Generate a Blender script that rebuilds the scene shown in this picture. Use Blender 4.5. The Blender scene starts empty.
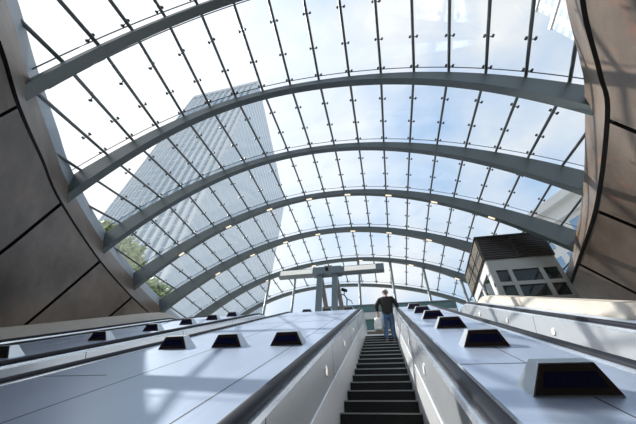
import bpy, bmesh, math, random
import numpy as np
from mathutils import Vector, Matrix
random.seed(7)
SC = bpy.context.scene
COL = SC.collection
K, SN = math.sqrt(3)/2, 0.5          # cos / sin of the 30 degree incline

# ------------------------------------------------------------------ materials
def new_mat(name):
    m = bpy.data.materials.new(name); m.use_nodes = True
    nt = m.node_tree
    return m, nt, nt.nodes, nt.links, nt.nodes['Principled BSDF']

def simple(name, col, rough=.5, metal=0.0, spec=.5, var=.0, scale=6, bump=0.0, stretch=None, coat=0):
    m, nt, N, L, b = new_mat(name)
    b.inputs['Base Color'].default_value = (*col, 1)
    b.inputs['Roughness'].default_value = rough
    b.inputs['Metallic'].default_value = metal
    b.inputs['Specular IOR Level'].default_value = spec
    b.inputs['Coat Weight'].default_value = coat
    if var or bump:
        tc = N.new('ShaderNodeTexCoord'); mp = N.new('ShaderNodeMapping')
        L.new(tc.outputs['Object'], mp.inputs['Vector'])
        if stretch:
            mp.inputs['Rotation'].default_value = stretch[0]
            mp.inputs['Scale'].default_value = stretch[1]
        nz = N.new('ShaderNodeTexNoise'); nz.inputs['Scale'].default_value = scale
        nz.inputs['Detail'].default_value = 6
        L.new(mp.outputs['Vector'], nz.inputs['Vector'])
        if var:
            mx = N.new('ShaderNodeMix'); mx.data_type = 'RGBA'
            mx.inputs['A'].default_value = (*[c*(1-var) for c in col], 1)
            mx.inputs['B'].default_value = (*[min(1, c*(1+var)) for c in col], 1)
            rp = N.new('ShaderNodeMapRange'); rp.inputs['From Min'].default_value = .3; rp.inputs['From Max'].default_value = .7
            L.new(nz.outputs['Fac'], rp.inputs['Value'])
            L.new(rp.outputs['Result'], mx.inputs['Factor'])
            L.new(mx.outputs['Result'], b.inputs['Base Color'])
        if bump:
            bp = N.new('ShaderNodeBump'); bp.inputs['Strength'].default_value = bump; bp.inputs['Distance'].default_value = .02
            L.new(nz.outputs['Fac'], bp.inputs['Height']); L.new(bp.outputs['Normal'], b.inputs['Normal'])
    return m

def concrete_mat(name, c1, c2, stain, rough=.55):
    m, nt, N, L, b = new_mat(name)
    tc = N.new('ShaderNodeTexCoord')
    mp = N.new('ShaderNodeMapping'); mp.inputs['Scale'].default_value = (.5, .5, 1.6)
    L.new(tc.outputs['Object'], mp.inputs['Vector'])
    n1 = N.new('ShaderNodeTexNoise'); n1.inputs['Scale'].default_value = .9; n1.inputs['Detail'].default_value = 9; n1.inputs['Roughness'].default_value = .65
    L.new(mp.outputs['Vector'], n1.inputs['Vector'])
    cr = N.new('ShaderNodeValToRGB')
    cr.color_ramp.elements[0].position = .36; cr.color_ramp.elements[0].color = (*c1, 1)
    cr.color_ramp.elements[1].position = .66; cr.color_ramp.elements[1].color = (*c2, 1)
    L.new(n1.outputs['Fac'], cr.inputs['Fac'])
    n2 = N.new('ShaderNodeTexNoise'); n2.inputs['Scale'].default_value = 2.6; n2.inputs['Detail'].default_value = 4
    L.new(tc.outputs['Object'], n2.inputs['Vector'])
    r2 = N.new('ShaderNodeMapRange'); r2.inputs['From Min'].default_value = .60; r2.inputs['From Max'].default_value = .72; r2.inputs['To Max'].default_value = .55
    L.new(n2.outputs['Fac'], r2.inputs['Value'])
    mx = N.new('ShaderNodeMix'); mx.data_type = 'RGBA'; mx.inputs['B'].default_value = (*stain, 1)
    L.new(cr.outputs['Color'], mx.inputs['A']); L.new(r2.outputs['Result'], mx.inputs['Factor'])
    L.new(mx.outputs['Result'], b.inputs['Base Color'])
    b.inputs['Roughness'].default_value = rough
    n3 = N.new('ShaderNodeTexNoise'); n3.inputs['Scale'].default_value = 14; n3.inputs['Detail'].default_value = 8
    L.new(tc.outputs['Object'], n3.inputs['Vector'])
    bp = N.new('ShaderNodeBump'); bp.inputs['Strength'].default_value = .15; bp.inputs['Distance'].default_value = .02
    L.new(n3.outputs['Fac'], bp.inputs['Height']); L.new(bp.outputs['Normal'], b.inputs['Normal'])
    return m

def brushed(name, col, rough, metal, var=.08):
    m, nt, N, L, b = new_mat(name)
    tc = N.new('ShaderNodeTexCoord'); mp = N.new('ShaderNodeMapping'); mp.vector_type = 'POINT'
    mp.inputs['Rotation'].default_value = (-math.radians(30), 0, 0)
    L.new(tc.outputs['Object'], mp.inputs['Vector'])
    m2 = N.new('ShaderNodeMapping'); m2.inputs['Scale'].default_value = (22, .6, 22)
    L.new(mp.outputs['Vector'], m2.inputs['Vector'])
    nz = N.new('ShaderNodeTexNoise'); nz.inputs['Scale'].default_value = 1.0; nz.inputs['Detail'].default_value = 3
    L.new(m2.outputs['Vector'], nz.inputs['Vector'])
    n2 = N.new('ShaderNodeTexNoise'); n2.inputs['Scale'].default_value = 1.3; n2.inputs['Detail'].default_value = 5
    L.new(mp.outputs['Vector'], n2.inputs['Vector'])
    ad = N.new('ShaderNodeMath'); ad.operation = 'ADD'
    L.new(nz.outputs['Fac'], ad.inputs[0]); L.new(n2.outputs['Fac'], ad.inputs[1])
    mr = N.new('ShaderNodeMapRange'); mr.inputs['From Min'].default_value = .7; mr.inputs['From Max'].default_value = 1.3
    mr.inputs['To Min'].default_value = rough*.95; mr.inputs['To Max'].default_value = rough*1.05
    L.new(ad.outputs[0], mr.inputs['Value']); L.new(mr.outputs['Result'], b.inputs['Roughness'])
    mx = N.new('ShaderNodeMix'); mx.data_type = 'RGBA'
    mx.inputs['A'].default_value = (*[c*(1-var) for c in col], 1); mx.inputs['B'].default_value = (*[min(1, c*(1+var)) for c in col], 1)
    mr2 = N.new('ShaderNodeMapRange'); mr2.inputs['From Min'].default_value = .7; mr2.inputs['From Max'].default_value = 1.3
    L.new(ad.outputs[0], mr2.inputs['Value']); L.new(mr2.outputs['Result'], mx.inputs['Factor'])
    L.new(mx.outputs['Result'], b.inputs['Base Color'])
    b.inputs['Metallic'].default_value = metal
    return m

def glass_mat(name, tint=(1, 1, 1), gloss=.06, rough=0.02, dust=0):
    m = bpy.data.materials.new(name); m.use_nodes = True
    nt = m.node_tree; N, L = nt.nodes, nt.links
    for n in list(N): N.remove(n)
    out = N.new('ShaderNodeOutputMaterial'); mix = N.new('ShaderNodeMixShader')
    tr = N.new('ShaderNodeBsdfTransparent'); gl = N.new('ShaderNodeBsdfGlossy')
    tr.inputs['Color'].default_value = (*tint, 1); gl.inputs['Roughness'].default_value = rough
    gl.inputs['Color'].default_value = (.9, .95, 1, 1)
    mix.inputs['Fac'].default_value = gloss
    L.new(tr.outputs[0], mix.inputs[1]); L.new(gl.outputs[0], mix.inputs[2])
    if dust:
        m2 = N.new('ShaderNodeMixShader'); tl = N.new('ShaderNodeBsdfTranslucent'); tl.inputs['Color'].default_value = (.95, .97, 1, 1)
        m2.inputs['Fac'].default_value = dust
        L.new(mix.outputs[0], m2.inputs[1]); L.new(tl.outputs[0], m2.inputs[2]); L.new(m2.outputs[0], out.inputs['Surface'])
    else: L.new(mix.outputs[0], out.inputs['Surface'])
    return m

def facade_mat(name, wall, glass, sx, sz, wx=.5, wz=.55, rough=.25):
    """windows in a regular grid: sx, sz = bay width and storey height"""
    m, nt, N, L, b = new_mat(name)
    tc = N.new('ShaderNodeTexCoord'); sp = N.new('ShaderNodeSeparateXYZ')
    L.new(tc.outputs['Object'], sp.inputs[0])
    ad = N.new('ShaderNodeMath'); ad.operation = 'ADD'
    L.new(sp.outputs['X'], ad.inputs[0]); L.new(sp.outputs['Y'], ad.inputs[1])
    def stripe(sock, size, duty):
        d = N.new('ShaderNodeMath'); d.operation = 'DIVIDE'; d.inputs[1].default_value = size; L.new(sock, d.inputs[0])
        f = N.new('ShaderNodeMath'); f.operation = 'FRACT'; L.new(d.outputs[0], f.inputs[0])
        g = N.new('ShaderNodeMath'); g.operation = 'LESS_THAN'; g.inputs[1].default_value = duty; L.new(f.outputs[0], g.inputs[0])
        return g.outputs[0]
    a = stripe(ad.outputs[0], sx, wx); c = stripe(sp.outputs['Z'], sz, wz)
    mu = N.new('ShaderNodeMath'); mu.operation = 'MULTIPLY'; L.new(a, mu.inputs[0]); L.new(c, mu.inputs[1])
    mx = N.new('ShaderNodeMix'); mx.data_type = 'RGBA'
    mx.inputs['A'].default_value = (*wall, 1); mx.inputs['B'].default_value = (*glass, 1)
    L.new(mu.outputs[0], mx.inputs['Factor']); L.new(mx.outputs['Result'], b.inputs['Base Color'])
    mr = N.new('ShaderNodeMapRange'); mr.inputs['To Min'].default_value = .6; mr.inputs['To Max'].default_value = rough
    L.new(mu.outputs[0], mr.inputs['Value']); L.new(mr.outputs['Result'], b.inputs['Roughness'])
    return m

def emit(name, col, st):
    m, nt, N, L, b = new_mat(name)
    b.inputs['Base Color'].default_value = (*col, 1)
    b.inputs['Emission Color'].default_value = (*col, 1); b.inputs['Emission Strength'].default_value = st
    return m

M = {}
M['concrete'] = concrete_mat('board_concrete', (.085, .064, .050), (.19, .150, .120), (.23, .115, .075), .42)
M['joint'] = simple('joint_sealant', (.018, .016, .015), .8)
M['stone'] = simple('cream_stone', (.54, .49, .42), .6, var=.06, scale=3)
M['rib'] = simple('grey_green_paint', (.092, .112, .112), .45, var=.06, scale=2)
M['bar'] = simple('dark_bar_paint', (.075, .088, .088), .35)
M['clamp'] = simple('clamp_steel', (.05, .055, .06), .35, .4)
M['edge'] = simple('edge_plate_paint', (.33, .37, .41), .5)
M['glass'] = glass_mat('canopy_glass', (.965, .985, .99), .05, dust=.055)
M['paneedge'] = simple('pane_edge', (.10, .12, .13), .3)
M['deck'] = brushed('brushed_deck_steel', (.55, .65, .82), .33, .6, .04)  # bluish tint of the sky mirrored in shade is put into the base colour
M['panel'] = brushed('brushed_panel_steel', (.74, .78, .83), .30, .65, .025)
M['skirt'] = brushed('skirt_steel', (.86, .88, .91), .35, .5, .03)
M['chrome'] = simple('polished_trim', (.84, .89, .96), .22, .8)
M['rubber'] = simple('handrail_rubber', (.008, .010, .018), .45, 0, .22)
M['seam'] = simple('deck_seam', (.09, .10, .12), .5, .3)
M['step'] = simple('step_black', (.010, .009, .008), .55, 0, .3)
M['nose'] = simple('step_nosing', (.33, .33, .31), .35, .7)
M['housing'] = simple('housing_steel', (.52, .57, .62), .35, .8)
M['bronze'] = simple('bronze_frame', (.030, .018, .014), .3, 0, .5)
M['navy'] = simple('navy_glass', (.008, .010, .038), .12, 0, .6)
M['lampglass'] = emit('warm_lamp', (1.0, .86, .68), .55)
M['down'] = emit('downlight_glow', (1.0, .84, .62), .9)
M['gantry'] = simple('gantry_steel', (.16, .19, .20), .4, .2)
M['brace'] = simple('bronze_brace', (.33, .27, .22), .45, .2)
M['diffuser'] = emit('light_panel', (.95, .92, .83), .30)
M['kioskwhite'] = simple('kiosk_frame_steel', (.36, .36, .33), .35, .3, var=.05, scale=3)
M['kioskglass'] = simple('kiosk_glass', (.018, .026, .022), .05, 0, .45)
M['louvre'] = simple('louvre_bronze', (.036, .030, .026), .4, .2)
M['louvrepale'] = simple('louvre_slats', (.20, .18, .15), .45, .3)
M['teal'] = simple('teal_glass', (.10, .19, .19), .15)
M['brown'] = simple('brown_stone', (.16, .12, .09), .6)
M['floor'] = simple('hall_floor', (.30, .29, .28), .5, var=.05)
M['plaza'] = simple('plaza_paving', (.42, .40, .37), .7, var=.06)
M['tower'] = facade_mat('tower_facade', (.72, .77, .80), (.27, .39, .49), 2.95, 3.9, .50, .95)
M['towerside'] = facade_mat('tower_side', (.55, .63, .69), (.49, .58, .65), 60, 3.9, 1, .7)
M['whitebld'] = facade_mat('white_building', (.37, .39, .41), (.22, .30, .37), 3.6, 3.6, .5, .5)
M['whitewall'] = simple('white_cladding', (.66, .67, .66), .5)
M['bluepane'] = simple('blue_panes', (.16, .32, .52), .1)
M['leaf'] = simple('leaves', (.26, .36, .13), .6, var=.35, scale=3)
M['bark'] = simple('bark', (.10, .075, .05), .8)
M['skin'] = simple('skin', (.55, .34, .25), .5)
M['jacket'] = simple('dark_jacket', (.020, .017, .013), .8, var=.25, scale=9)
M['jeans'] = simple('blue_jeans', (.055, .105, .19), .8, var=.25, scale=12)
M['shoe'] = simple('shoes', (.05, .05, .055), .5)
M['hair'] = simple('grey_hair', (.20, .18, .16), .8, var=.2, scale=30)
M['cap'] = simple('pale_cap', (.80, .78, .72), .8)
M['bag'] = simple('white_bag', (.86, .83, .76), .55, var=.08, scale=9)

# ------------------------------------------------------------------ mesh helpers
def S(x, e, n):
    """point from across / along / above the escalator slope"""
    return Vector((x, e*K - n*SN, e*SN + n*K))

R_ARC, E_TOP = 3.2, 11.0
def P(x, e, n):
    """like S, but easing to level at the head of the escalators"""
    if e <= E_TOP: return S(x, e, n)
    th = min((e-E_TOP)/R_ARC, math.radians(30)); rest = max(0, e-E_TOP-R_ARC*math.radians(30))
    a = math.radians(30)-th
    b0 = S(0, E_TOP, -R_ARC)                      # centre of the turning arc
    r = R_ARC+n
    return Vector((x, b0.y - math.sin(a)*r + rest, b0.z + math.cos(a)*r))

class MB:
    def __init__(s): s.v = []; s.f = []; s.m = []; s.mats = []; s.sm = []
    def mi(s, mat):
        if mat not in s.mats: s.mats.append(mat)
        return s.mats.index(mat)
    def add(s, vs, fs, mat, smooth=False):
        o = len(s.v); s.v += [tuple(v) for v in vs]; i = s.mi(mat)
        for f in fs: s.f.append([o+j for j in f]); s.m.append(i); s.sm.append(smooth)
    def hexa(s, c, mat):   # 8 corners: bottom 4 (ccw), top 4
        s.add(c, [(3,2,1,0),(4,5,6,7),(0,1,5,4),(1,2,6,5),(2,3,7,6),(3,0,4,7)], mat)
    def box(s, x0, x1, y0, y1, z0, z1, mat, fn=None):
        c = [(x0,y0,z0),(x1,y0,z0),(x1,y1,z0),(x0,y1,z0),(x0,y0,z1),(x1,y0,z1),(x1,y1,z1),(x0,y1,z1)]
        s.hexa([fn(*p) if fn else p for p in c], mat)
    def sweep(s, rings, mat, closed_ring=True, caps=True, smooth=False):
        n = len(rings[0]); vs = [p for r in rings for p in r]; fs = []
        rng = n if closed_ring else n-1
        for i in range(len(rings)-1):
            for j in range(rng):
                a = i*n+j; b = i*n+(j+1) % n
                fs.append((a, b, b+n, a+n))
        s.add(vs, fs, mat, smooth)
        if caps and closed_ring:
            s.add(rings[0], [tuple(range(n))[::-1]], mat); s.add(rings[-1], [tuple(range(n))], mat)
    def tube(s, pts, r, mat, n=8, smooth=True):
        pts = [Vector(p) for p in pts]; rings = []
        for i, p in enumerate(pts):
            t = (pts[min(i+1, len(pts)-1)]-pts[max(i-1, 0)]).normalized()
            up = Vector((0, 0, 1)) if abs(t.z) < .95 else Vector((1, 0, 0))
            a = t.cross(up).normalized(); b = a.cross(t)
            rr = r[i] if isinstance(r, (list, tuple)) else r
            rings.append([p+rr*(a*math.cos(q)+b*math.sin(q)) for q in [2*math.pi*j/n for j in range(n)]])
        s.sweep(rings, mat, smooth=smooth)
    def build(s, name, parent=None, **props):
        me = bpy.data.meshes.new(name); me.from_pydata(s.v, [], s.f)
        for m in s.mats: me.materials.append(m)
        for p, i, sm in zip(me.polygons, s.m, s.sm): p.material_index = i; p.use_smooth = sm
        bm = bmesh.new(); bm.from_mesh(me); bmesh.ops.remove_doubles(bm, verts=bm.verts, dist=1e-5)
        bmesh.ops.recalc_face_normals(bm, faces=bm.faces); bm.to_mesh(me); bm.free()
        o = bpy.data.objects.new(name, me); COL.objects.link(o)
        if parent:
            o.parent = parent
            o.matrix_parent_inverse = Matrix.Identity(4)
            if 'world' in props:
                props.pop('world'); o.matrix_parent_inverse = parent.matrix_basis.inverted()
        for k_, v_ in props.items(): o[k_] = v_
        return o

def tag(o, label=None, cat=None, group=None, kind=None):
    if label: o['label'] = label
    if cat: o['category'] = cat
    if group: o['group'] = group
    if kind: o['kind'] = kind
    return o
def empty(name, loc, label, cat, group=None):
    o = bpy.data.objects.new(name, None); COL.objects.link(o); o.location = loc; o.empty_display_size = .2
    return tag(o, label, cat, group)
def copy_tree(o, parent=None):
    c = o.copy(); COL.objects.link(c)
    if parent: c.parent = parent
    for ch in [x for x in bpy.data.objects if x.parent == o]: copy_tree(ch, c)
    return c
def ordinal(i): return ['first','second','third','fourth','fifth','sixth','seventh','eighth','ninth','tenth','eleventh','twelfth','thirteenth','fourteenth'][i-1]

# ------------------------------------------------------------------ canopy geometry
XC = -1.6
ARCH = [  # Y, polynomial of height over x-XC, left x, right x
 (-2.3, ('ell', -1.2, 3.6, 4.3, 2.6, 4.85), -4.79, 2.7),
 (.85, ('ell', -1.2, 3.7, 4.45, 3.69, 4.95), -4.895, 3.05),
 (3.36, [-.00079, .00275, -.06085, -.04589, 8.9056], -7.9, 4.64),
 (6.36, [-.00013, .00072, -.05032, -.04791, 10.1455], -9.9, 6.3),
 (9.36, [-.00004, .00025, -.04601, -.03692, 10.8398], -11.1, 7.2),
 (12.36, [0, .00023, -.04216, -.04767, 11.1683], -12.0, 7.9),
 (15.36, [-.0001, -.00045, -.0343, -.02559, 11.2603], -12.2, 8.0),
 (18.36, [-.00016, .0003, -.02291, -.07035, 11.2314], -12.6, 9.2)]
def hzs(poly, x):
    if poly[0] == 'ell':
        d = np.asarray(x, float)-poly[1]; u = np.clip(np.where(d < 0, d/poly[2], d/poly[3]), -.9995, .9995); return poly[4]+poly[5]*np.sqrt(1-u*u)
    return np.polyval(poly, np.asarray(x, float)-XC)
def hz(i, x): return float(hzs(ARCH[i][1], x))
ARC_T = []
for i, a in enumerate(ARCH):
    xs = (a[2]+a[3])/2-(a[3]-a[2])/2*np.cos(np.linspace(0, math.pi, 400)); zs = hzs(a[1], xs)
    sl = np.concatenate([[0], np.cumsum(np.hypot(np.diff(xs), np.diff(zs)))])
    s0 = np.interp(-.22, xs, sl); ARC_T.append((xs, zs, sl-s0))
SPACE = [.80, .83, .90, .96, .98, .985, .985, .985]
SHR = [.005, .005, .010, .0075, .005, .004, .004, .004]
def bar_pt(i, kk):
    xs, zs, sl = ARC_T[i]; t = kk*SPACE[i]*(1-SHR[i]*abs(kk))
    if t < sl[0]:
        d = np.array([xs[0]-xs[6], zs[0]-zs[6]]); d /= np.hypot(*d); o = d*(sl[0]-t); return Vector((xs[0]+o[0], ARCH[i][0], zs[0]+o[1]))
    if t > sl[-1]:
        d = np.array([xs[-1]-xs[-7], zs[-1]-zs[-7]]); d /= np.hypot(*d); o = d*(t-sl[-1]); return Vector((xs[-1]+o[0], ARCH[i][0], zs[-1]+o[1]))
    return Vector((float(np.interp(t, sl, xs)), ARCH[i][0], float(np.interp(t, sl, zs))))
def arch_normal(i, x):
    d = (hz(i, x+.02)-hz(i, x-.02))/.04; return Vector((-d, 0, 1)).normalized()

# lip of the concrete opening:  x, y, z | band inset, band drop | flare s1, s2 | outward dir
LIPL = [(-1.2,-2.4,4.3,.35,.70,.1,3.0,(0,-1)), (-2.5,-2.2,4.35,.36,.70,.1,3.0,(-.3,-.95)), (-3.7,-1.4,4.42,.42,.70,.1,2.8,(-.6,-.8)),
        (-4.33,-.04,4.48,.5,.85,.1,2.6,(-.9,-.45)), (-4.87,.85,4.45,.50,.85,.1,2.3,(-1,-.25)), (-5.9,2.0,4.82,.32,.64,.2,1.2,(-1,-.06)), (-7.0,3.36,5.18,.22,.56,.28,.5,(-1,0)), (-9.1,6.36,6.13,.39,.78,.53,.05,(-1,0)),
        (-10.35,9.36,6.63,.41,.83,.72,.05,(-1,0)), (-11.15,12.36,6.96,.4,.8,.75,.05,(-1,0)), (-11.6,15.4,7.15,.4,.8,.75,.05,(-1,0))]
LIPR = [(-1.2,-2.4,4.3,.35,.70,.1,3.0,(0,-1)), (-.1,-2.3,4.45,.35,.66,.1,3.0,(.3,-.95)), (1.3,-1.7,4.8,.28,.6,.12,2.6,(.6,-.8)), (2.5,.3,5.3,.14,.54,.16,2.0,(.9,-.4)),
        (3.1,1.6,5.42,.06,.52,.2,1.4,(1,-.2)), (3.62,2.53,5.45,.05,.58,.28,.7,(1,-.06)), (4.05,3.36,5.55,.07,.71,.36,.2,(1,0)), (5.42,6.36,6.19,.14,.72,.78,.05,(1,0)),
        (6.43,9.36,6.62,.26,.70,.82,.05,(1,0)), (7.2,12.36,6.9,.3,.7,.82,.05,(1,0)), (7.6,15.4,7.05,.3,.7,.82,.05,(1,0))]
def lip_eval(T, u):
    n = len(T)-1; i = min(int(u), n-1); f = u-i
    flat = [list(t[:7])+list(t[7]) for t in T]
    p0, p1, p2, p3 = flat[max(i-1, 0)], flat[i], flat[i+1], flat[min(i+2, n)]
    return [.5*((2*b)+(c-a)*f+(2*a-5*b+4*c-d)*f*f+(3*b-a-3*c+d)*f**3) for a, b, c, d in zip(p0, p1, p2, p3)]
_lx = {}; _lz = {}
for nm, T in (('L', LIPL), ('R', LIPR)):
    q = [lip_eval(T, u) for u in np.linspace(1, len(T)-1, 200)]
    _lx[nm] = (np.array([a[1] for a in q]), np.array([a[0] for a in q])); _lz[nm] = np.array([a[2] for a in q])
def lip_x(nm, y): return float(np.interp(y, *_lx[nm]))
def inside(p, mg=0.0, zm=.35):
    if p.y < -2.3-mg: return False
    side = 'L' if p.x < XC else 'R'
    return lip_x('L', p.y)-mg < p.x < lip_x('R', p.y)+mg and p.z > float(np.interp(p.y, _lx[side][0], _lz[side]))-zm

def shell(T, name, label):
    mb = MB(); us = []
    joints = [4, 6, 7, 8] if T is LIPL else [6, 7, 8]
    base = sorted(set(np.round(np.linspace(0, len(T)-1, 61), 3).tolist()))
    gw = .024
    for u in base:
        if all(abs(u-j) > gw*1.6 for j in joints): us.append((u, 0))
    for j in joints: us += [(j-gw, 0), (j-gw*.9, 1), (j+gw*.9, 1), (j+gw, 0)]
    us.sort()
    gvh = .03 if T is LIPL else .055
    def prof(q, g):
        x, y, z, ins, dr, s1, s2, dx, dy = q
        l = math.hypot(dx, dy) or 1; dx /= l; dy /= l
        top = Vector((x, y, z)); pts = []
        pts.append(top - Vector((-dx, -dy, 0))*.30 + Vector((0, 0, .02)))       # back of the lip
        pts.append(top)
        bb = top + Vector((-dx*ins, -dy*ins, -dr))
        pts.append(top.lerp(bb, .5)); pts.append(bb)
        out = lambda d: s1*d + s2*max(0, d-1.2)**2
        gr = .10
        pts.append(bb + Vector((dx*gr, dy*gr, -.005))); pts.append(bb + Vector((dx*(gr+.02), dy*(gr+.02), -gvh)))   # groove under the band
        zt = .577*y - 1.0; dmax = max(bb.z-zt, .3)
        ds = [gvh]+[gvh+(dmax-gvh)*t for t in (.06,.12,.2,.3,.4,.52,.64,.76,.88,1)]
        for d in ds:
            o = min(out(d)+.03, 9)+(.11 if g else 0)
            pts.append(bb + Vector((dx*o, dy*o, -d)))
        back = [bb + Vector((dx*(min(out(d)+.03, 9)+.4), dy*(min(out(d)+.03, 9)+.4), -d+.3)) for d in reversed(ds)]
        return pts+back
    rows = [(prof(lip_eval(T, u), g), g) for u, g in us]
    n = len(rows[0][0])
    for i in range(len(rows)-1):
        a, ga = rows[i]; b, gb = rows[i+1]
        for j in range(n):
            j2 = (j+1) % n
            dark = j in (3, 4) or (5 <= j < 16 and (ga or gb))
            mb.add([a[j], b[j], b[j2], a[j2]], [(0, 1, 2, 3)], M['joint'] if dark else M['concrete'], True)
    # fine shadow gap across the band at each joint
    o = mb.build(name)
    for p in o.data.polygons: p.use_smooth = True
    es = o.modifiers.new('split', 'EDGE_SPLIT'); es.split_angle = math.radians(28)
    return tag(o, label, 'wall', kind='structure')
wl = shell(LIPL, 'wall_left', 'brown grey concrete wall flaring down left of the opening')
wr = shell(LIPR, 'wall_right', 'dark brown concrete wall flaring down right of the opening')

def upstand(T, name, lab, h, u0):
    mb = MB(); rings = []
    for u in np.linspace(u0, len(T)-1, 50):
        x, y, z, ins, dr, s1, s2, dx, dy = lip_eval(T, u)
        l = math.hypot(dx, dy); dx /= l; dy /= l
        b = Vector((x+dx*.04, y+dy*.04, z-.04)); t = b+Vector((dx*h*.45, dy*h*.45, h)); w = Vector((dx*.12, dy*.12, 0))
        rings.append([b, b+w, t+w, t])
    mb.sweep(rings, M['edge']); return tag(mb.build(name), lab, 'trim', kind='structure')
upstand(LIPL, 'trim_1', 'pale steel edge plate along the left lip of the opening', .62, 1)
upstand(LIPR, 'trim_2', 'pale steel edge plate along the right lip of the opening', .22, 1)

# arches
names = ['rearmost', 'nearest', 'second', 'third', 'fourth', 'fifth', 'sixth', 'seventh']
alabs = {1: 'curved grey steel arch nearest the viewer, crossing the top left corner',
 2: 'second grey steel arch from the viewer, widest in view, crossing high overhead',
 3: 'third grey steel arch from the viewer, one above the arch that meets the lift kiosk',
 4: 'fourth grey steel arch from the viewer, passing in front of the lift kiosk roof',
 5: 'fifth grey steel arch from the viewer, its right end hidden behind the lift kiosk',
 6: 'sixth grey steel arch from the viewer, above the gantry beam and propped by slim columns',
 7: 'farthest grey steel arch, low behind the gantry posts and the person'}
DOWN = {4: [-9, -6.9, -4.9, -2.9, -1.0, .9, 2.8, 4.8], 5: [-8.8, -6.9, -5.0, -3.1, -1.1, .85, 2.8, 4.7], 6: [-7, -4, -1, 2, 4.4]}
for i, (Y, poly, xl, xr) in enumerate(ARCH):
    if i == 0: continue
    mb = MB(); rings = []; w = .17 if i < 6 else .15
    c = (xl+xr)/2; hw = (xr-xl)/2
    xs = [c - hw*math.cos(math.pi*t/70)*1.0 for t in range(71)]
    for x in xs:
        p = Vector((x, Y, hz(i, x))); nn = arch_normal(i, x); u = abs(x-c)/hw
        D = .25 if i == 1 else (.26+(.46 if i == 2 and x > c else .62)*u*u) if i < 6 else (.2+.5*u*u if i == 6 else .18+.2*u*u)
        q = p-nn*D
        rings.append([p, p+Vector((0, w, 0)), q+Vector((0, w, 0)), q])
    if i == 1:
        for e_, r0 in ((0, rings[0]), (-1, rings[-1])):
            dn = [v+Vector((0, 0, -.6)) for v in r0]
            if e_ == 0: rings.insert(0, dn)
    mb.sweep(rings, M['rib'])
    a = mb.build('steel_arch'); tag(a, alabs[i], 'arch', 'steel arches of the glass canopy')
    # slim glass-edge gaskets either side of the arch
    for dy in (-.07, w+.07):
        g = MB(); g.tube([Vector((x, Y+dy, hz(i, x)))+arch_normal(i, x)*.10 for x in xs[4:-4]], .012, M['paneedge'], 5); g.build('glass_edge_gasket', a)
    for x in DOWN.get(i, []):
        nn = arch_normal(i, x); t = Vector((nn.z, 0, -nn.x)); u = abs(x-c)/hw
        D = .26+.62*u*u if i < 6 else .2+.5*u*u
        b = Vector((x, Y+.03, hz(i, x)))-nn*(D-.02)
        m = MB(); y1 = Vector((0, .085, 0)); L_ = .13
        m.hexa([b-t*L_-nn*.03, b+t*L_-nn*.03, b+t*L_-nn*.03+y1, b-t*L_-nn*.03+y1, b-t*L_, b+t*L_, b+t*L_+y1, b-t*L_+y1], M['down'])
        m.build('downlight', a, label='small warm lit downlight under the arch')

# glazing bars with clamps, and glass
def lift(i, kk): p = bar_pt(i, kk); return p+arch_normal(i, min(max(p.x, ARCH[i][2]), ARCH[i][3]))*.07
clamp_mb = MB()
for s_ in (-1, 1):
    clamp_mb.tube([(0, 0, .03), (s_*.08, 0, .05)], .010, M['clamp'], 5)
    clamp_mb.tube([(s_*.082, 0, .03), (s_*.082, 0, .085)], [.027, .027], M['clamp'], 9)
clamp_mesh = None
ks = range(-14, 13)
ridge = 'ridge'
for kk in ks:
    pts = []; cl = []
    for i in range(len(ARCH)-1):
        a, b = lift(i, kk), lift(i+1, kk)
        for t in np.linspace(0, 1, 13)[(1 if pts else 0):]:
            p = a.lerp(b, t)
            if inside(p, .75 if p.y < .85 else .5): pts.append(p)
        for t in ((1/3, 2/3, .962) if i < 6 else (.5, .96)):
            p = a.lerp(b, t)
            if inside(p, -.1): cl.append((p, (b-a).normalized()))
    if len(pts) < 3: continue
    mb = MB(); mb.tube(pts, .036, M['bar'], 8)
    o = mb.build('glazing_bar')
    if kk == 0: lab = 'dark round glazing bar running lengthwise through the crown of the glass canopy'
    else: lab = 'dark round glazing bar under the glass, %s to the %s of the crown bar' % (ordinal(abs(kk)), 'left' if kk < 0 else 'right')
    tag(o, lab, 'glazing bar', 'glazing bars of the canopy')
    for p, d in cl:
        if clamp_mesh is None:
            c0 = clamp_mb.build('glass_clamp', o); clamp_mesh = c0.data; c = c0
        else:
            c = bpy.data.objects.new('glass_clamp', clamp_mesh); COL.objects.link(c); c.parent = o
        # local x = across the bar inside the glass surface, z = surface normal
        i = min(range(len(ARCH)), key=lambda j: abs(ARCH[j][0]-p.y))
        nn = arch_normal(i, min(max(p.x, ARCH[i][2]), ARCH[i][3]))
        yv = d; xv = yv.cross(nn).normalized(); zv = xv.cross(yv)
        m4 = Matrix((( xv.x, yv.x, zv.x, p.x), (xv.y, yv.y, zv.y, p.y), (xv.z, yv.z, zv.z, p.z), (0, 0, 0, 1)))
        c.matrix_basis = m4
bayname = ['directly overhead', 'between the nearest and second arches', 'between the second and third arches', 'between the third and fourth arches',
           'between the fourth and fifth arches', 'between the fifth and sixth arches', 'between the sixth and farthest arches']
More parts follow.
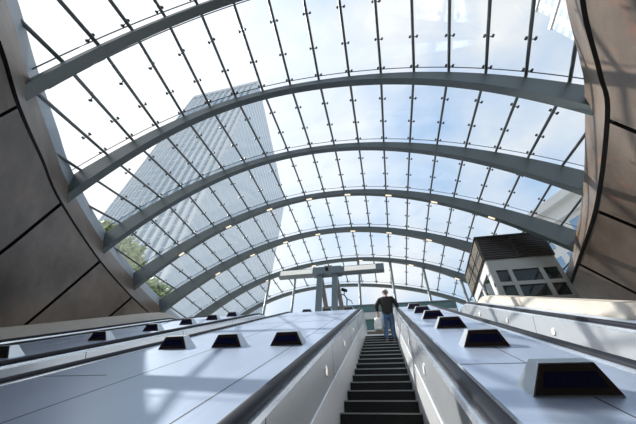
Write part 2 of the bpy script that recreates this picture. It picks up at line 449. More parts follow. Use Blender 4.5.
for i in range(len(ARCH)-1):
    mb = MB(); kl = list(np.arange(-15, 13.01, .5))
    grid = {}
    for a_, kk in enumerate(kl):
        for t in range(9):
            nA = arch_normal(i, min(max(bar_pt(i, kk).x, ARCH[i][2]), ARCH[i][3])); nB = arch_normal(i+1, min(max(bar_pt(i+1, kk).x, ARCH[i+1][2]), ARCH[i+1][3]))
            grid[a_, t] = (bar_pt(i, kk)+nA*.145).lerp(bar_pt(i+1, kk)+nB*.145, .035+.93*t/8 if i else t/8)
    for a_ in range(len(kl)-1):
        for t in range(8):
            q = [grid[a_, t], grid[a_+1, t], grid[a_+1, t+1], grid[a_, t+1]]
            if inside(sum(q, Vector())/4, .85, 1.0): mb.add(q, [(0, 1, 2, 3)], M['glass'], True)
    o = mb.build('window_%d' % (i+1)); tag(o, 'clear curved roof glass ' + bayname[i], 'window', kind='structure')

# slim columns propping the sixth arch
clabs = ['leftmost of the slim steel columns under the sixth arch', 'second slim steel column from the left under the sixth arch, left of the gantry beam',
         'slim steel column under the sixth arch right of the gantry posts', 'slim steel column under the sixth arch just behind the person',
         'slim steel column under the sixth arch above the far wedge lights', 'rightmost slim steel column under the sixth arch beside the lift kiosk']
for x, lab in zip((-6.79, -5.1, -1.16, .74, 2.55, 4.35), clabs):
    mb = MB(); mb.tube([(x, 15.44, 4.4), (x, 15.44, hz(6, x)-.2)], .075, M['gantry'], 12)
    o = mb.build('slim_column'); tag(o, lab, 'column', 'slim columns under the sixth arch')
    b = MB(); b.tube([(x, 15.44, 4.4), (x, 15.44, 4.46)], .16, M['gantry'], 12); b.build('base_plate', o)

# ------------------------------------------------------------------ escalators
E0, E1 = -6.0, 13.6
def es_list(a=E0, b=E1):
    l = [a]
    while l[-1] < E_TOP-1.01: l.append(l[-1]+1.0)
    return [e for e in l if e < E_TOP]+[E_TOP+t for t in np.linspace(0, R_ARC*math.radians(30), 8)]+[b]
ES = es_list()
def strip(mb, sec, mat, fn=P, es=ES, smooth=False):
    """extrude an (x, n) section along the slope"""
    mb.sweep([[fn(x, e, n) for x, n in sec] for e in es], mat, smooth=smooth)
def rect(x0, x1, n0, n1): return [(x0, n0), (x1, n0), (x1, n1), (x0, n1)]
NOSE0, PITCH, NSTEP = 4.25, .4425, -1.45
def escalator(cx, label, lightn=-.84, lights=None, dx=0):
    root = empty('escalator', P(cx, 0, NSTEP), label, 'escalator', 'escalators side by side')
    inv = Vector(root.location)
    def fn(x, e, n): return P(cx+x, e, n)-inv
    for s_ in (-1, 1):
        mb = MB(); strip(mb, [(s_*x, n) for x, n in ((.535, -1.06), (.60, -1.06), (.60, -.64), (.535, -.64))], M['panel'], fn)
        pan = mb.build('balustrade_panel', root)
        # vertical joints of the panel
        for e in np.arange(-3, 12, 2.4):
            j = MB(); j.box(s_*.5335, s_*.54, e, e+.012, -1.06, -.64, M['seam'], fn); j.build('panel_joint', pan)
        for e in (lights or np.arange(3.66-1.8*4, 11, 1.8)):
            c = fn(s_*.531, e, lightn); u = fn(s_*.531, e+1, lightn)-c; v = fn(s_*.531, e, lightn+1)-c
            d = Vector((-s_, 0, 0)); lm = MB()
            def ring(r, h, n=18): return [c+u*r*math.cos(2*math.pi*q/n)+v*r*math.sin(2*math.pi*q/n)+d*h for q in range(n)]
            lm.sweep([ring(.062, -.01), ring(.062, .008), ring(.050, .010)], M['chrome'], caps=False)
            lm.add(ring(.050, .009), [tuple(range(18))], M['lampglass'])
            lm.build('balustrade_light', pan, label='round warm lamp set in the balustrade panel')
        mb = MB(); strip(mb, [(s_*.502, -1.62), (s_*.53, -1.62), (s_*.545, -1.06), (s_*.525, -1.055), (s_*.502, -1.36)], M['skirt'], fn); mb.build('skirt', root)
        mb = MB()
        strip(mb, [(s_*x, n) for x, n in ((.53, -.64), (.575, -.64), (.575, -.605), (.54, -.605))], M['chrome'], fn)
        strip(mb, [(s_*x, n) for x, n in ((.665, -.66), (.712, -.66), (.712, -.598), (.665, -.585))], M['chrome'], fn)
        mb.build('trim_rail', root)
        mb = MB()
        a = [(.572, -.615), (.572, -.575), (.585, -.556), (.61, -.55), (.632, -.55), (.652, -.556), (.666, -.575), (.666, -.615)]
        strip(mb, [(s_*x, n) for x, n in a], M['rubber'], fn, smooth=True); mb.build('handrail', root)
        mb = MB(); strip(mb, [(s_*x, n) for x, n in rect(.60, .72, -1.2, -.66)], M['seam'], fn); mb.build('balustrade_core', root)
    # steps: one mesh shared by every step
    st = MB(); r_, t_ = PITCH*SN, PITCH*K
    st.box(-.497, .497, .012, t_+.03, -.03, -.008, M['step'])
    st.box(-.497, .497, 0, .022, -.016, 0, M['nose'])
    ncl = 50
    vs = []; fs = []
    for q in range(ncl):                                   # cleated riser
        x0 = -.497+.994*q/ncl; x1 = x0+.994/ncl*.55
        st.box(x0, x1, .008, .02, -r_, -.016, M['step'])
    st.box(-.497, .497, .018, .03, -r_-.01, -.016, M['step'])
    st0 = None
    for q in range(-16, 16):
        e = NOSE0+PITCH*q
        if e > E_TOP+.6: break
        p = P(cx, e, NSTEP)-inv
        if st0 is None: st0 = st.build('step', root); o = st0
        else: o = bpy.data.objects.new('step', st0.data); COL.objects.link(o); o.parent = root
        o.location = p
    mb = MB(); a = P(cx, E_TOP+.55, NSTEP)-inv
    mb.box(-.5, .5, a.y, a.y+.04, a.z-.25, a.z+.0, M['skirt']); mb.box(-.5, .5, a.y+.02, a.y+1.6, a.z-.05, a.z, M['skirt']); mb.build('comb_plate', root)
    return root
CX = -.168
escalator(CX, 'escalator with black steps climbing in the middle, the person riding it')
escalator(-4.0, 'sunken escalator left of the wide steel deck with three wedge lights abreast')
escalator(-7.75, 'far left escalator beside the cream parapet')
escalator(2.2, 'escalator on the right with round lamps in its outer panel', lights=[.19, 2.12, 4.05, 5.985, 7.91, 9.89])

# decks between the escalators
def deck(x0, x1, label, seams=(), cross=()):
    mb = MB(); strip(mb, rect(x0, x1, -.72, -.60), M['deck'])
    o = mb.build('steel_deck'); tag(o, label, 'deck', 'steel decks between escalators')
    for x in seams:
        m = MB(); strip(m, rect(x-.005, x+.005, -.61, -.5985), M['seam']); m.build('deck_seam', o)
    for (xa, xb, e) in cross:
        m = MB(); m.box(xa, xb, e-.008, e+.008, -.61, -.5982, M['seam'], P); m.build('deck_seam', o)
    return o
deck(-3.27, CX-.715, 'wide brushed steel deck left of the middle escalator', (-1.14, -2.2), [(-3.27, -2.55, 2.6), (-3.27, -1.14, 7.2), (-1.14, CX-.715, 5.0)])
deck(CX+.715, 1.48, 'brushed steel deck right of the middle escalator carrying a file of wedge lights', (1.02,), [(CX+.715, 1.02, 2.75), (1.02, 1.48, 4.4)])
deck(-7.03, -4.73, 'brushed steel deck between the two left escalators', (-5.9,), [])
deck(-8.85, -8.47, 'narrow steel ledge between far left escalator and cream parapet')
deck(2.92, 3.33, 'narrow steel ledge between right escalator and cream parapet')

# wedge lights on the decks
def wedge(loc, label, group, first=[None]):
    if first[0] is None:
        r = empty('wedge_light', (0, 0, 0), label, 'light', group)
        r.rotation_euler = (math.radians(30), 0, 0)
        m = MB(); b = [(-.215,0,0),(.215,0,0),(.215,.21,0),(-.215,.21,0)]; t = [(-.135,.045,.155),(.135,.045,.155),(.14,.15,.155),(-.14,.15,.155)]
        m.hexa([Vector(p) for p in b+t], M['housing']); hs = m.build('housing', r)
        def fp(u, v, off):   # point on the front face, u -1..1 across, v 0..1 up
            x = u*(.215-.08*v); return Vector((x, .045*v-off, .155*v+off*.3))
        m = MB()
        m.hexa([fp(-.97,.04,0), fp(.97,.04,0), fp(.97,.96,0), fp(-.97,.96,0), fp(-.97,.04,.008), fp(.97,.04,.008), fp(.97,.96,.008), fp(-.97,.96,.008)], M['bronze']); m.build('front_frame', r)
        m = MB()
        for a in range(6):
            u0 = -.80+1.6*a/6; u1 = u0+1.6/6-.012
            m.hexa([fp(u0,.26,.007), fp(u1,.26,.007), fp(u1,.72,.007), fp(u0,.72,.007), fp(u0,.26,.011), fp(u1,.26,.011), fp(u1,.72,.011), fp(u0,.72,.011)], M['navy'])
        m.build('lens_strip', r)
        first[0] = r
    else: r = copy_tree(first[0])
    tag(r, label, 'light', group); r.location = loc; return r
G = 'wedge lights on the right deck'
rl = ['wedge light on the right deck nearest the viewer, largest in view', 'second wedge light from the viewer on the right deck', 'third wedge light from the viewer on the right deck',
      'fourth wedge light from the viewer on the right deck', 'fifth wedge light from the viewer on the right deck', 'farthest wedge light on the right deck, at its upper end']
for x, e, lab in zip((.95,.96,.955,.95,.945,.93), (1.99,3.44,4.95,6.45,8.0,9.7), rl): wedge(S(x, e, -.6), lab, G)
for e, w in ((3.92, 'lower'), (11.85, 'upper')):
    for x, side in ((-2.85, 'left'), (-2.06, 'middle'), (-1.24, 'right')):
        lab = {'lower': 'wedge light in the near row across the wide left deck, %s one of three', 'upper': 'small wedge light at the top end of the wide left deck, %s one of three'}[w] % side
        wedge(P(x, e, -.6), lab, 'wedge lights on the wide left deck')
for i, e in enumerate((3.62, 5.2, 6.6, 7.95, 9.3, 10.65)):
    wedge(S(-5.4, e, -.6), '%s wedge light from the viewer on the far left deck beyond the sunken escalator' % ordinal(i+1), 'wedge lights on the far left deck')

# cream parapets
def parapet(x0, x1, n0, n1, name, label):
    mb = MB(); strip(mb, rect(min(x0, x1), max(x0, x1), n0, n1), M['stone'], es=es_list(-4, 12.9)); tag(mb.build(name), label, 'parapet', kind='structure')
parapet(-8.86, -9.25, -1.0, -.315, 'trim_3', 'cream stone parapet at the foot of the left concrete wall')
parapet(3.36, 3.68, -1.0, -.385, 'trim_4', 'cream stone parapet below the lift kiosk on the right')

# ------------------------------------------------------------------ gantry
g = empty('gantry', (-2.3, 11.6, 4.4), 'steel gantry of twin posts and beam with two lit panels at the escalator head', 'gantry')
def gp(name, fn_, **kw):
    m = MB(); fn_(m); o = m.build(name, g, **kw); o.location = -Vector(g.location); return o
for x in (-2.66, -1.96):
    gp('post', lambda m: m.box(x-.12, x+.12, 11.5, 11.74, 4.4, 7.75, M['gantry']))
    gp('raking_brace', lambda m: m.hexa([(x+.35, 12.9, 4.4), (x+.58, 12.9, 4.4), (x+.58, 13.2, 4.4), (x+.35, 13.2, 4.4), (x-.06, 11.76, 7.7), (x+.10, 11.76, 7.7), (x+.10, 11.95, 7.7), (x-.06, 11.95, 7.7)], M['brace']), label='pale bronze raking brace')
gp('beam', lambda m: (m.box(-4.62, .26, 11.42, 11.72, 7.62, 7.93, M['gantry']), m.box(-2.95, -1.65, 11.38, 11.76, 7.60, 7.95, M['gantry'])))
for x0, x1 in ((-4.52, -2.98), (-1.50, -.10)):
    gp('light_panel', lambda m: m.box(x0, x1, 11.40, 11.43, 7.66, 7.89, M['diffuser']), label='cream lit panel on the beam')
gp('sensor', lambda m: (m.tube([(-2.3, 11.30, 7.8), (-2.3, 11.40, 7.8)], .075, M['step'], 14), m.tube([(-2.45, 11.5, 7.94), (-2.45, 11.5, 8.06), (-2.1, 11.5, 8.06), (-2.1, 11.5, 7.94)], .02, M['step'], 6)), label='black round sensor in the middle of the beam')
cctv = empty('security_camera', (-1.5, 12.0, 4.4), 'small dark security camera on a thin bent pole right of the gantry posts', 'camera')
m = MB(); m.tube([(0,0,0), (0,0,1.9), (.02,0,2.2), (-.1,0,2.4), (-.3,0,2.45)], .03, M['gantry'], 8); m.tube([(.02,0,2.2), (.2,0,2.1), (.25,0,1.95)], .02, M['gantry'], 6); m.build('bent_pole', cctv)
m = MB(); m.tube([(-.18,-.1,2.62), (-.02,.1,2.66)], .075, M['step'], 10); m.tube([(-.1,0,2.42), (-.1,0,2.62)], .02, M['step'], 6); m.build('camera_body', cctv)

# glass screen and steps beyond the escalator head
sc_ = empty('glass_screen', (0, 14.2, 4.35), 'low teal glass screen with a white rail beyond the escalator head', 'screen')
m = MB(); m.box(-3.0, 3.4, -.03, .03, 1.62, 3.0, M['teal']); m.build('glass_panel', sc_)
m = MB(); m.box(-3.0, 3.4, -.08, .08, 2.28, 2.62, M['whitewall']); m.build('white_rail', sc_)
m = MB(); m.box(-3.0, 3.4, -.06, .06, 3.0, 3.06, M['gantry']); m.build('top_rail', sc_)
for x in (-3, -1.4, .2, 1.8, 3.4):
    m = MB(); m.box(x-.04, x+.04, -.05, .05, 0, 3.03, M['gantry']); m.build('post', sc_)
st = empty('stone_stair', (CX, 13.0, 4.35), 'short flight of brown steps with pale nosings beyond the escalator head', 'stair')
for q in range(6):
    m = MB(); m.box(-1.5, 1.5, q*.18, 1.15, q*.27, (q+1)*.27, M['brown']); m.box(-1.5, 1.5, q*.18-.02, q*.18+.05, (q+1)*.27-.05, (q+1)*.27+.005, M['whitewall']); m.build('stair_step', st)

# ------------------------------------------------------------------ lift kiosk
kx0, kx1, ky0, ky1 = 3.93, 6.22, 10.2, 12.9
kz0, kz1, kz2 = 4.4, 6.85, 7.9
kr = empty('lift_kiosk', ((kx0+kx1)/2, (ky0+ky1)/2, kz0), 'boxy glazed lift kiosk with dark louvred top on the right', 'kiosk')
def kpart(name, fn_, parent=kr, **kw):
    m = MB(); fn_(m); o = m.build(name, parent, **kw)
    if parent is kr: o.location = -Vector(kr.location)
    return o
def frame_front(m):
    W = M['kioskwhite']
    zs = [kz0, 5.02, 5.28, 5.72, 5.86, 6.38, kz1]
    m.box(kx0, kx1, ky0, ky0+.12, 6.38, kz1, W)
    m.box(kx0, kx1, ky0, ky0+.12, 5.76, 5.90, W)
    m.box(kx0, kx1, ky0, ky0+.12, kz0, 5.30, W)
    for x0, x1 in ((kx0, kx0+.20), (4.52, 4.66), (5.52, 5.66), (kx1-.12, kx1)): m.box(x0, x1, ky0+.002, ky0+.118, 5.28, 6.4, W)
fr = kpart('front_frame', frame_front)
def frame_side(m):
    W = M['whitewall']
    m.box(kx0, kx0+.1, ky0+.12, ky1, 6.5, kz1, W); m.box(kx0, kx0+.1, ky0+.12, ky1, kz0, 5.35, W)
    for y0, y1 in ((ky0+.12, ky0+.35), (ky0+1.2, ky0+1.42), (ky1-.25, ky1)): m.box(kx0+.002, kx0+.098, y0, y1, 5.3, 6.55, W)
kpart('side_frame', frame_side, label='white side frame facing the escalators')
for x0, x1 in ((kx0+.2, 4.52), (4.66, 5.52), (5.66, kx1-.12)):
    for z0, z1 in ((5.3, 5.76), (5.9, 6.38)):
        kpart('window_pane', lambda m: m.box(x0-.01, x1+.01, ky0+.05, ky0+.07, z0-.01, z1+.01, M['kioskglass']))
for y0, y1 in ((ky0+.35, ky0+1.2), (ky0+1.42, ky1-.25)):
    kpart('side_pane', lambda m: m.box(kx0+.04, kx0+.06, y0-.01, y1+.01, 5.34, 6.51, M['kioskglass']))
kpart('back_wall', lambda m: (m.box(kx0, kx1, ky1-.1, ky1, kz0, kz1, M['kioskwhite']), m.box(kx1-.1, kx1, ky0+.12, ky1-.1, kz0, kz1, M['kioskwhite'])))
kpart('louvre_box', lambda m: m.box(kx0-.05, kx1+.03, ky0-.06, ky1+.05, kz1, kz2-.06, M['louvre']))
def lv(m):
    for c in range(2):
        for q in range(9):
            z = kz1+.06+q*.105
            x0 = kx0-.05+.05+c*1.17; m.box(x0, x0+1.09, ky0-.085, ky0-.055, z, z+.035, M['bronze'])
kpart('front_louvre', lv, label='dark bronze slats')
def lvs(m):
    for c in range(3):
        for r_ in range(2):
            y0 = ky0+.02+c*.9; z0 = kz1+.05+r_*.47
            for q in range(5): m.box(kx0-.09, kx0-.045, y0, y0+.82, z0+q*.085, z0+q*.085+.06, M['louvrepale'])
kpart('side_louvre', lvs, label='pale bronze slats facing the escalators')
kpart('roof', lambda m: m.box(kx0-.1, kx1+.06, ky0-.1, ky1+.08, kz2-.06, kz2, M['louvre']))
kpart('lift_frame', lambda m: (m.tube([(4.4, 11.3, 4.4), (4.4, 11.3, 6.8)], .06, M['kioskwhite']), m.tube([(5.8, 11.3, 4.4), (5.8, 11.3, 6.8)], .06, M['kioskwhite']), m.tube([(4.4, 11.3, 5.0), (5.8, 11.3, 6.6)], .05, M['kioskwhite'])))

# ------------------------------------------------------------------ ground, hall
m = MB()
m.box(-90, -12.6, -60, 160, 4.0, 4.35, M['plaza']); m.box(9.8, 90, -60, 160, 4.0, 4.35, M['plaza'])
m.box(-12.6, 9.8, 12.55, 160, 4.0, 4.35, M['plaza'])
m.box(-12.6, 9.8, -60, -9, 4.0, 4.35, M['plaza'])
tag(m.build('floor'), 'pale stone paving of the plaza around the station opening', 'floor', kind='structure')
m = MB(); m.box(-16, 13, -16, 4, -6.6, -6.2, M['floor']); tag(m.build('floor_hall'), 'stone floor of the station hall below the escalators', 'floor', kind='structure')
m = MB(); m.box(-16, 13, -16.4, -16, -6.6, 4.0, M['concrete']); tag(m.build('wall_back'), 'concrete back wall of the station hall', 'wall', kind='structure')

# ------------------------------------------------------------------ buildings outside
tz = 4.35
t = empty('tower', (-66, 95, tz), 'tall pale glass tower with vertical stripes seen through the left of the canopy', 'building')
def tp(mb, name, parent, **kw):
    o = mb.build(name, parent, **kw); o.location = -Vector(parent.location); return o
TA, TB, TC, TD = (-48.5, 52.2), (-84, 53.4), (-58.5, 134), (-96, 134)
def prism(mb, pts, z0, z1, mat, grow=0):
    cx_ = sum(p[0] for p in pts)/len(pts); cy_ = sum(p[1] for p in pts)/len(pts)
    q = [((p[0]-cx_)*(1+grow)+cx_, (p[1]-cy_)*(1+grow)+cy_) for p in pts]
    mb.hexa([(x, y, z0) for x, y in q]+[(x, y, z1) for x, y in q], mat)
def inset(p, q, dx): return [(p[0], p[1]), (q[0], q[1]), (q[0]-dx, q[1]), (p[0]-dx, p[1])]
m = MB(); prism(m, [TB, TA, TC, TD], tz, 149, M['tower']); tp(m, 'facade', t)
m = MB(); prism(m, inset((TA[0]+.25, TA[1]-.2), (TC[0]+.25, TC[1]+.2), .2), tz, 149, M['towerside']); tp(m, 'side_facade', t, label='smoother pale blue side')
m = MB(); prism(m, [TB, TA, TC, TD], 147.6, 150.2, M['towerside'], .012); tp(m, 'roof_parapet', t)
for q in range(12):
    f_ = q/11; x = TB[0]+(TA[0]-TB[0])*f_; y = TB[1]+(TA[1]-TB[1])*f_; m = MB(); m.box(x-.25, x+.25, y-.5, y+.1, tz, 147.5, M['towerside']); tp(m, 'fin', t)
b = empty('building', (75, 20, tz), 'white stepped high rise at the top right beyond the glass', 'building')
for (x0, y1, z0, z1) in ((58, 37.4, tz, 105), (58.8, 35.6, 105, 117.5), (60, 32, 117.5, 150)):
    m = MB(); m.box(x0, 100, -30, y1, z0, z1, M['whitebld']); m.box(x0-.4, 100, -30, y1+.4, z1-1.0, z1+.3, M['whitewall']); tp(m, 'tier', b)
b2 = empty('building', (40, 55, tz), 'low white building with blue windows glimpsed at the right end of the canopy', 'building')
A_, B_ = Vector((31.0, 54.6, 0)), Vector((43.0, 37.7, 0)); d_ = (B_-A_).normalized(); nrm = Vector((-d_.y, d_.x, 0))*-1
if nrm.x < 0: nrm = -nrm
def quadbox(m, a, bb, dep, z0, z1, mat, off=0):
    p = a-nrm*off; q = bb-nrm*off
    m.hexa([p+Vector((0,0,z0)), q+Vector((0,0,z0)), q+nrm*dep+Vector((0,0,z0)), p+nrm*dep+Vector((0,0,z0)), p+Vector((0,0,z1)), q+Vector((0,0,z1)), q+nrm*dep+Vector((0,0,z1)), p+nrm*dep+Vector((0,0,z1))], mat)
m = MB(); quadbox(m, A_, B_, 20, tz, 45, M['whitewall']); tp(m, 'wall', b2)
m = MB(); quadbox(m, A_-d_*.8, B_, 20, 43.6, 45.3, M['whitewall'], 1.2); tp(m, 'roof_edge', b2)
m = MB(); quadbox(m, A_-d_*.4, B_, 20, 40.6, 41.4, M['whitewall'], .7); tp(m, 'cornice', b2)
for q in range(6):
    for r_ in range(3):
        m = MB(); a0 = A_+d_*(1.0+q*3.2); quadbox(m, a0, a0+d_*2.1, .4, 36.4-r_*5, 39.6-r_*5, M['bluepane'], .1); tp(m, 'window', b2)

# ------------------------------------------------------------------ trees
leaf_mesh = {}
def tree(loc, h, r, seed, label):
    rnd = random.Random(seed)
    root = empty('tree', loc, label, 'tree', 'trees left of the canopy')
    m = MB(); m.tube([(0,0,0), (.1,0,h*.3), (0,.1,h*.55), (.1,0,h*.8)], [.28,.22,.15,.06], M['bark'], 8)
    for q in range(7):
        a = rnd.uniform(0, 6.28); z = h*rnd.uniform(.35, .7); m.tube([(0, 0, z), (math.cos(a)*r*.4, math.sin(a)*r*.4, z+r*.3), (math.cos(a)*r*.75, math.sin(a)*r*.75, z+r*.5)], [.1,.06,.02], M['bark'], 6)
    m.build('trunk', root)
    m = MB(); vs = []; fs = []
    blobs = [(Vector((rnd.gauss(0, r*.42), rnd.gauss(0, r*.42), h*.68+rnd.gauss(0, r*.45))), r*rnd.uniform(.3, .5)) for _ in range(16)]
    for c, rr in blobs:
        for _ in range(260):
            d = Vector((rnd.gauss(0,1), rnd.gauss(0,1), rnd.gauss(0,1))).normalized(); p = c+d*rr*rnd.uniform(.55, 1.05)
            u = Vector((rnd.gauss(0,1), rnd.gauss(0,1), rnd.gauss(0,1))).normalized(); v = u.cross(d).normalized(); s_ = rnd.uniform(.10, .2)
            o = len(vs); vs += [p-u*s_*1.4, p+v*s_*.7, p+u*s_*1.4, p-v*s_*.7]; fs.append((o, o+1, o+2, o+3))
    m.add(vs, fs, M['leaf']); m.build('foliage', root)
tree((-17.6, 12.6, 4.35), 9.6, 2.2, 1, 'green tree seen through the low left glass, taller one')
tree((-17.2, 18.0, 4.35), 8.2, 2.0, 2, 'green tree seen through the low left glass, farther and lower one')

# ------------------------------------------------------------------ the person
def skin_mesh(name, chains, mat, parent=None, sub=2, **kw):
    """chains: lists of (point, radius[, radius2]); equal points join"""
    vs = []; rad = []; ed = []; idx = {}
    for ch in chains:
        prev = None
        for it in ch:
            key = tuple(round(c, 4) for c in it[0])
            if key not in idx: idx[key] = len(vs); vs.append(it[0]); rad.append((it[1], it[2] if len(it) > 2 else it[1]))
            i = idx[key]
            if prev is not None and prev != i: ed.append((prev, i))
            prev = i
    me = bpy.data.meshes.new(name); me.from_pydata(vs, ed, []); me.materials.append(mat)
    o = bpy.data.objects.new(name, me); COL.objects.link(o); o.parent = parent
    sk = o.modifiers.new('skin', 'SKIN'); sk.use_smooth_shade = True
    for v, r_ in zip(me.skin_vertices[0].data, rad): v.radius = r_
    me.skin_vertices[0].data[0].use_root = True
    sb = o.modifiers.new('sub', 'SUBSURF'); sb.levels = sub; sb.render_levels = sub
    for k_, v_ in kw.items(): o[k_] = v_
    return o
nose_e = NOSE0+PITCH*12
fp_ = S(0, nose_e, NSTEP)
pz, py = fp_.z, fp_.y+.10
body_root = empty('person', (.14, py, pz), 'person seen from behind riding up in dark jacket, jeans and pale cap', 'person')
H = [0,0,0]
LF, RF = (-.115, .02, .07), (.105, .02, .07)
pel, waist, chest, neck0, neck1 = (0, .02, .93), (0, .02, 1.08), (.0, .05, 1.30), (.0, .06, 1.46), (.0, .09, 1.53)
lsh, lel, lwr = (-.205, .05, 1.40), (-.335, -.05, 1.17), (-.30, .10, .99)
rsh, rel, rwr = (.20, .05, 1.40), (.31, -.01, 1.17), (.335, .08, 1.06)
hd = [(0, .10, 1.60), (0, .11, 1.68), (0, .11, 1.745)]
# right hand rests on the handrail, left hand grips the bag handles
def hand(wr, dirv, side):
    d = Vector(dirv).normalized(); sd = Vector((1, 0, 0)); ch = []
    palm = tuple(Vector(wr)+d*.06)
    ch.append([(wr, .026, .022), (palm, .036, .018)])
    for k_, (off, ln) in enumerate(((-.027, .070), (-.009, .080), (.009, .076), (.026, .060))):
        a = Vector(palm)+sd*off+d*.02; b_ = a+d*ln*.5+Vector((0, 0, -.01)); c_ = b_+d*ln*.35+Vector((0, 0, -ln*.45))
        ch.append([(palm, .036, .018), (tuple(a), .010), (tuple(b_), .009), (tuple(c_), .008)])
    t0 = Vector(wr)+d*.03+sd*side*.03; t1 = t0+d*.035+sd*side*.02+Vector((0, 0, -.02))
    ch.append([(wr, .026, .022), (tuple(t0), .012), (tuple(t1), .010)])
    return ch
body = [[(pel, .14, .11), (waist, .13, .10), (chest, .155, .11), (neck0, .06), (neck1, .052), (hd[0], .070, .078), (hd[1], .078, .095), (hd[2], .055, .065)],
        [(chest, .155, .11), (lsh, .05), (lel, .045), (lwr, .026, .022)], [(chest, .155, .11), (rsh, .05), (rel, .045), (rwr, .026, .022)],
        [(pel, .14, .11), ((-.10, .02, .88), .085), ((-.112, .03, .50), .058), (LF, .032), ((-.12, .12, .04), .022)],
        [(pel, .14, .11), ((.095, .02, .88), .085), ((.103, .035, .50), .058), (RF, .032), ((.11, .12, .04), .022)]]
body += hand(lwr, (0, .25, -1), 1) + hand(rwr, (.35, .9, -.1), -1)
bd = skin_mesh('body', body, M['skin'], body_root)
skin_mesh('jeans', [[((0,.02,1.06), .15, .125), ((0,.02,.88), .155, .13), ((-.10,.02,.80), .102, .105), ((-.112,.03,.48), .076), ((-.115,.02,.10), .068)],
                    [((0,.02,.88), .155, .13), ((.095,.02,.80), .102, .105), ((.103,.035,.48), .076), ((.105,.02,.10), .068)]], M['jeans'], body_root, label='blue jeans')
skin_mesh('jacket', [[((0,.02,.80), .17, .14), ((0,.02,.92), .19, .15), ((0,.02,1.08), .18, .14), ((0,.05,1.28), .215, .15), ((0,.05,1.38), .20, .13), ((0,.06,1.47), .10, .085)],
                     [((0,.05,1.28), .215, .15), (lsh, .094), ((-.28, .0, 1.25), .072), (lel, .068), ((-.318,.03,1.07), .06), ((-.308,.07,1.02), .055)],
                     [((0,.05,1.28), .215, .15), (rsh, .094), ((.28, .01, 1.26), .072), (rel, .066), ((.328,.05,1.085), .052)]], M['jacket'], body_root, label='dark brown jacket')
for s_, f_ in ((-1, LF), (1, RF)):
    skin_mesh('shoe', [[((f_[0], -.06, .055), .058, .062), ((f_[0]+s_*.005, .05, .055), .06, .062), ((f_[0]+s_*.015, .17, .045), .058, .046), ((f_[0]+s_*.018, .24, .038), .045, .036)]], M['shoe'], body_root)
skin_mesh('hair', [[((0, .055, 1.585), .055, .045), ((0, .07, 1.65), .074, .07), ((0, .085, 1.70), .078, .08)]], M['hair'], body_root, label='short greying hair')
m = MB()
def dome(c, rx, ry, rz, n=16):
    rings = []
    for q in range(6):
        a = q/5.5*math.pi/2; rings.append([Vector((c[0]+rx*math.cos(a)*math.cos(2*math.pi*j/n), c[1]+ry*math.cos(a)*math.sin(2*math.pi*j/n), c[2]+rz*math.sin(a))) for j in range(n)])
    return rings
m.sweep(dome((0, .10, 1.70), .105, .125, .105), M['cap'], smooth=True)
m.hexa([(-.07, .19, 1.69), (.07, .19, 1.69), (.06, .29, 1.67), (-.06, .29, 1.67), (-.07, .19, 1.705), (.07, .19, 1.705), (.06, .29, 1.682), (-.06, .29, 1.682)], M['cap'])
m.build('cap', body_root, label='pale cap')
for s_ in (-1, 1):   # ears
    skin_mesh('ear', [[((s_*.082, .10, 1.625), .012, .018), ((s_*.088, .095, 1.655), .012, .02)]], M['skin'], bd, 1)
# carrier bag hanging from the left hand
bag = empty('carrier_bag', (.14-.315, py+.10, pz+.42), 'white carrier bag hanging from the left hand of the person', 'bag')
m = MB(); rings = []
for z, wx, wy in ((0, .11, .05), (.05, .135, .075), (.2, .14, .08), (.34, .12, .055), (.40, .10, .03)):
    n = 20; rings.append([Vector((wx*math.copysign(abs(math.cos(a))**.6, math.cos(a)), wy*math.copysign(abs(math.sin(a))**.6, math.sin(a))+.006*math.sin(5*a+z*20), z)) for a in [2*math.pi*j/n for j in range(n)]])
m.sweep(rings, M['bag'], smooth=True); m.build('bag_body', bag)
for y_ in (-.02, .02):
    m = MB(); m.tube([(-.07, y_, .39), (-.03, y_, .48), (.0, y_*.6, .515), (.04, y_, .48), (.07, y_, .39)], .008, M['bag'], 6); m.build('handle', bag)

# ------------------------------------------------------------------ world, sun, camera
SUN = Vector((-.722, .152, .675)).normalized()
w = bpy.data.worlds.new('World'); SC.world = w; w.use_nodes = True
nt = w.node_tree; N, L = nt.nodes, nt.links
for n in list(N): N.remove(n)
out = N.new('ShaderNodeOutputWorld'); bg = N.new('ShaderNodeBackground'); L.new(bg.outputs[0], out.inputs[0])
tc = N.new('ShaderNodeTexCoord')
sep = N.new('ShaderNodeSeparateXYZ'); L.new(tc.outputs['Generated'], sep.inputs[0])
rz = N.new('ShaderNodeValToRGB')
e = rz.color_ramp.elements
e[0].position = .0; e[0].color = (.20, .19, .18, 1)
e[1].position = 1.0; e[1].color = (.30, .50, .82, 1)
for pos, col in ((.48, (.30, .29, .28)), (.50, (.80, .86, .90)), (.70, (.54, .70, .88)), (.88, (.38, .58, .86))):
    q = rz.color_ramp.elements.new(pos); q.color = (*col, 1)
mr = N.new('ShaderNodeMapRange'); mr.inputs['From Min'].default_value = -1; L.new(sep.outputs['Z'], mr.inputs['Value']); L.new(mr.outputs['Result'], rz.inputs['Fac'])
mp = N.new('ShaderNodeMapping'); mp.inputs['Scale'].default_value = (1, 1, 1.4); mp.inputs['Location'].default_value = (3.1, .4, 1.7); L.new(tc.outputs['Generated'], mp.inputs['Vector'])
nz = N.new('ShaderNodeTexNoise'); nz.inputs['Scale'].default_value = 2.3; nz.inputs['Detail'].default_value = 7; nz.inputs['Roughness'].default_value = .5; L.new(mp.outputs[0], nz.inputs['Vector'])
cm = N.new('ShaderNodeMapRange'); cm.inputs['From Min'].default_value = .46; cm.inputs['From Max'].default_value = .68; L.new(nz.outputs['Fac'], cm.inputs['Value'])
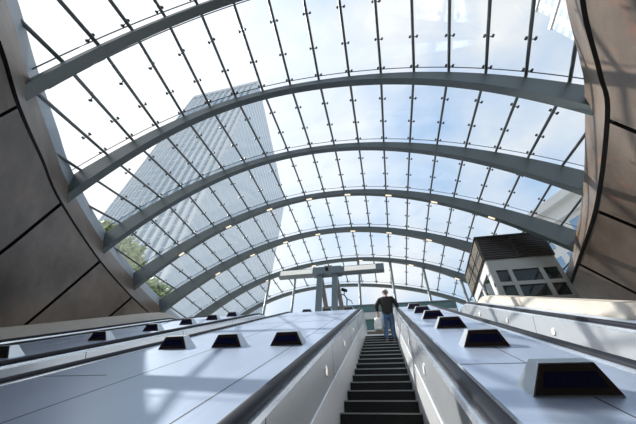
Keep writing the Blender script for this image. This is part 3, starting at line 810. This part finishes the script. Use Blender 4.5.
mx = N.new('ShaderNodeMix'); mx.data_type = 'RGBA'; mx.inputs['B'].default_value = (.90, .92, .94, 1)
L.new(rz.outputs['Color'], mx.inputs['A'])
# only above the horizon
ab = N.new('ShaderNodeMath'); ab.operation = 'GREATER_THAN'; ab.inputs[1].default_value = 0; L.new(sep.outputs['Z'], ab.inputs[0])
mu = N.new('ShaderNodeMath'); mu.operation = 'MULTIPLY'; L.new(cm.outputs['Result'], mu.inputs[0]); L.new(ab.outputs[0], mu.inputs[1])
L.new(mu.outputs[0], mx.inputs['Factor'])
# bright hazy air around the sun
dp = N.new('ShaderNodeVectorMath'); dp.operation = 'DOT_PRODUCT'; dp.inputs[1].default_value = SUN; L.new(tc.outputs['Generated'], dp.inputs[0])
h1 = N.new('ShaderNodeMapRange'); h1.inputs['From Min'].default_value = .25; h1.inputs['From Max'].default_value = 1; L.new(dp.outputs['Value'], h1.inputs['Value'])
h2 = N.new('ShaderNodeMath'); h2.operation = 'POWER'; h2.inputs[1].default_value = 2.2; L.new(h1.outputs['Result'], h2.inputs[0])
mh = N.new('ShaderNodeMix'); mh.data_type = 'RGBA'; mh.inputs['B'].default_value = (1.25, 1.25, 1.25, 1)
L.new(mx.outputs['Result'], mh.inputs['A']); L.new(h2.outputs[0], mh.inputs['Factor'])
L.new(mh.outputs['Result'], bg.inputs['Color']); bg.inputs['Strength'].default_value = 1.0

sd = bpy.data.lights.new('sun', 'SUN'); sd.energy = 7.0; sd.angle = math.radians(.6); sd.color = (1, .95, .88)
so = bpy.data.objects.new('sun', sd); COL.objects.link(so); so.rotation_euler = SUN.to_track_quat('Z', 'Y').to_euler()

cd = bpy.data.cameras.new('camera'); cam = bpy.data.objects.new('camera', cd); COL.objects.link(cam); SC.camera = cam
cd.sensor_width = 36; cd.lens = 36*300/636; cd.clip_end = 1000; cd.clip_start = .05
cam.matrix_world = Matrix(((.9783751, .1098233, .1752741, 0), (.2016506, -.6950505, -.6901028, 0), (.0460350, .7105235, -.7021661, 0), (0, 0, 0, 1)))
SC.view_settings.view_transform = 'Standard'; SC.view_settings.look = 'None'; SC.view_settings.gamma = 1; SC.view_settings.exposure = .05
SC.view_settings.use_curve_mapping = False
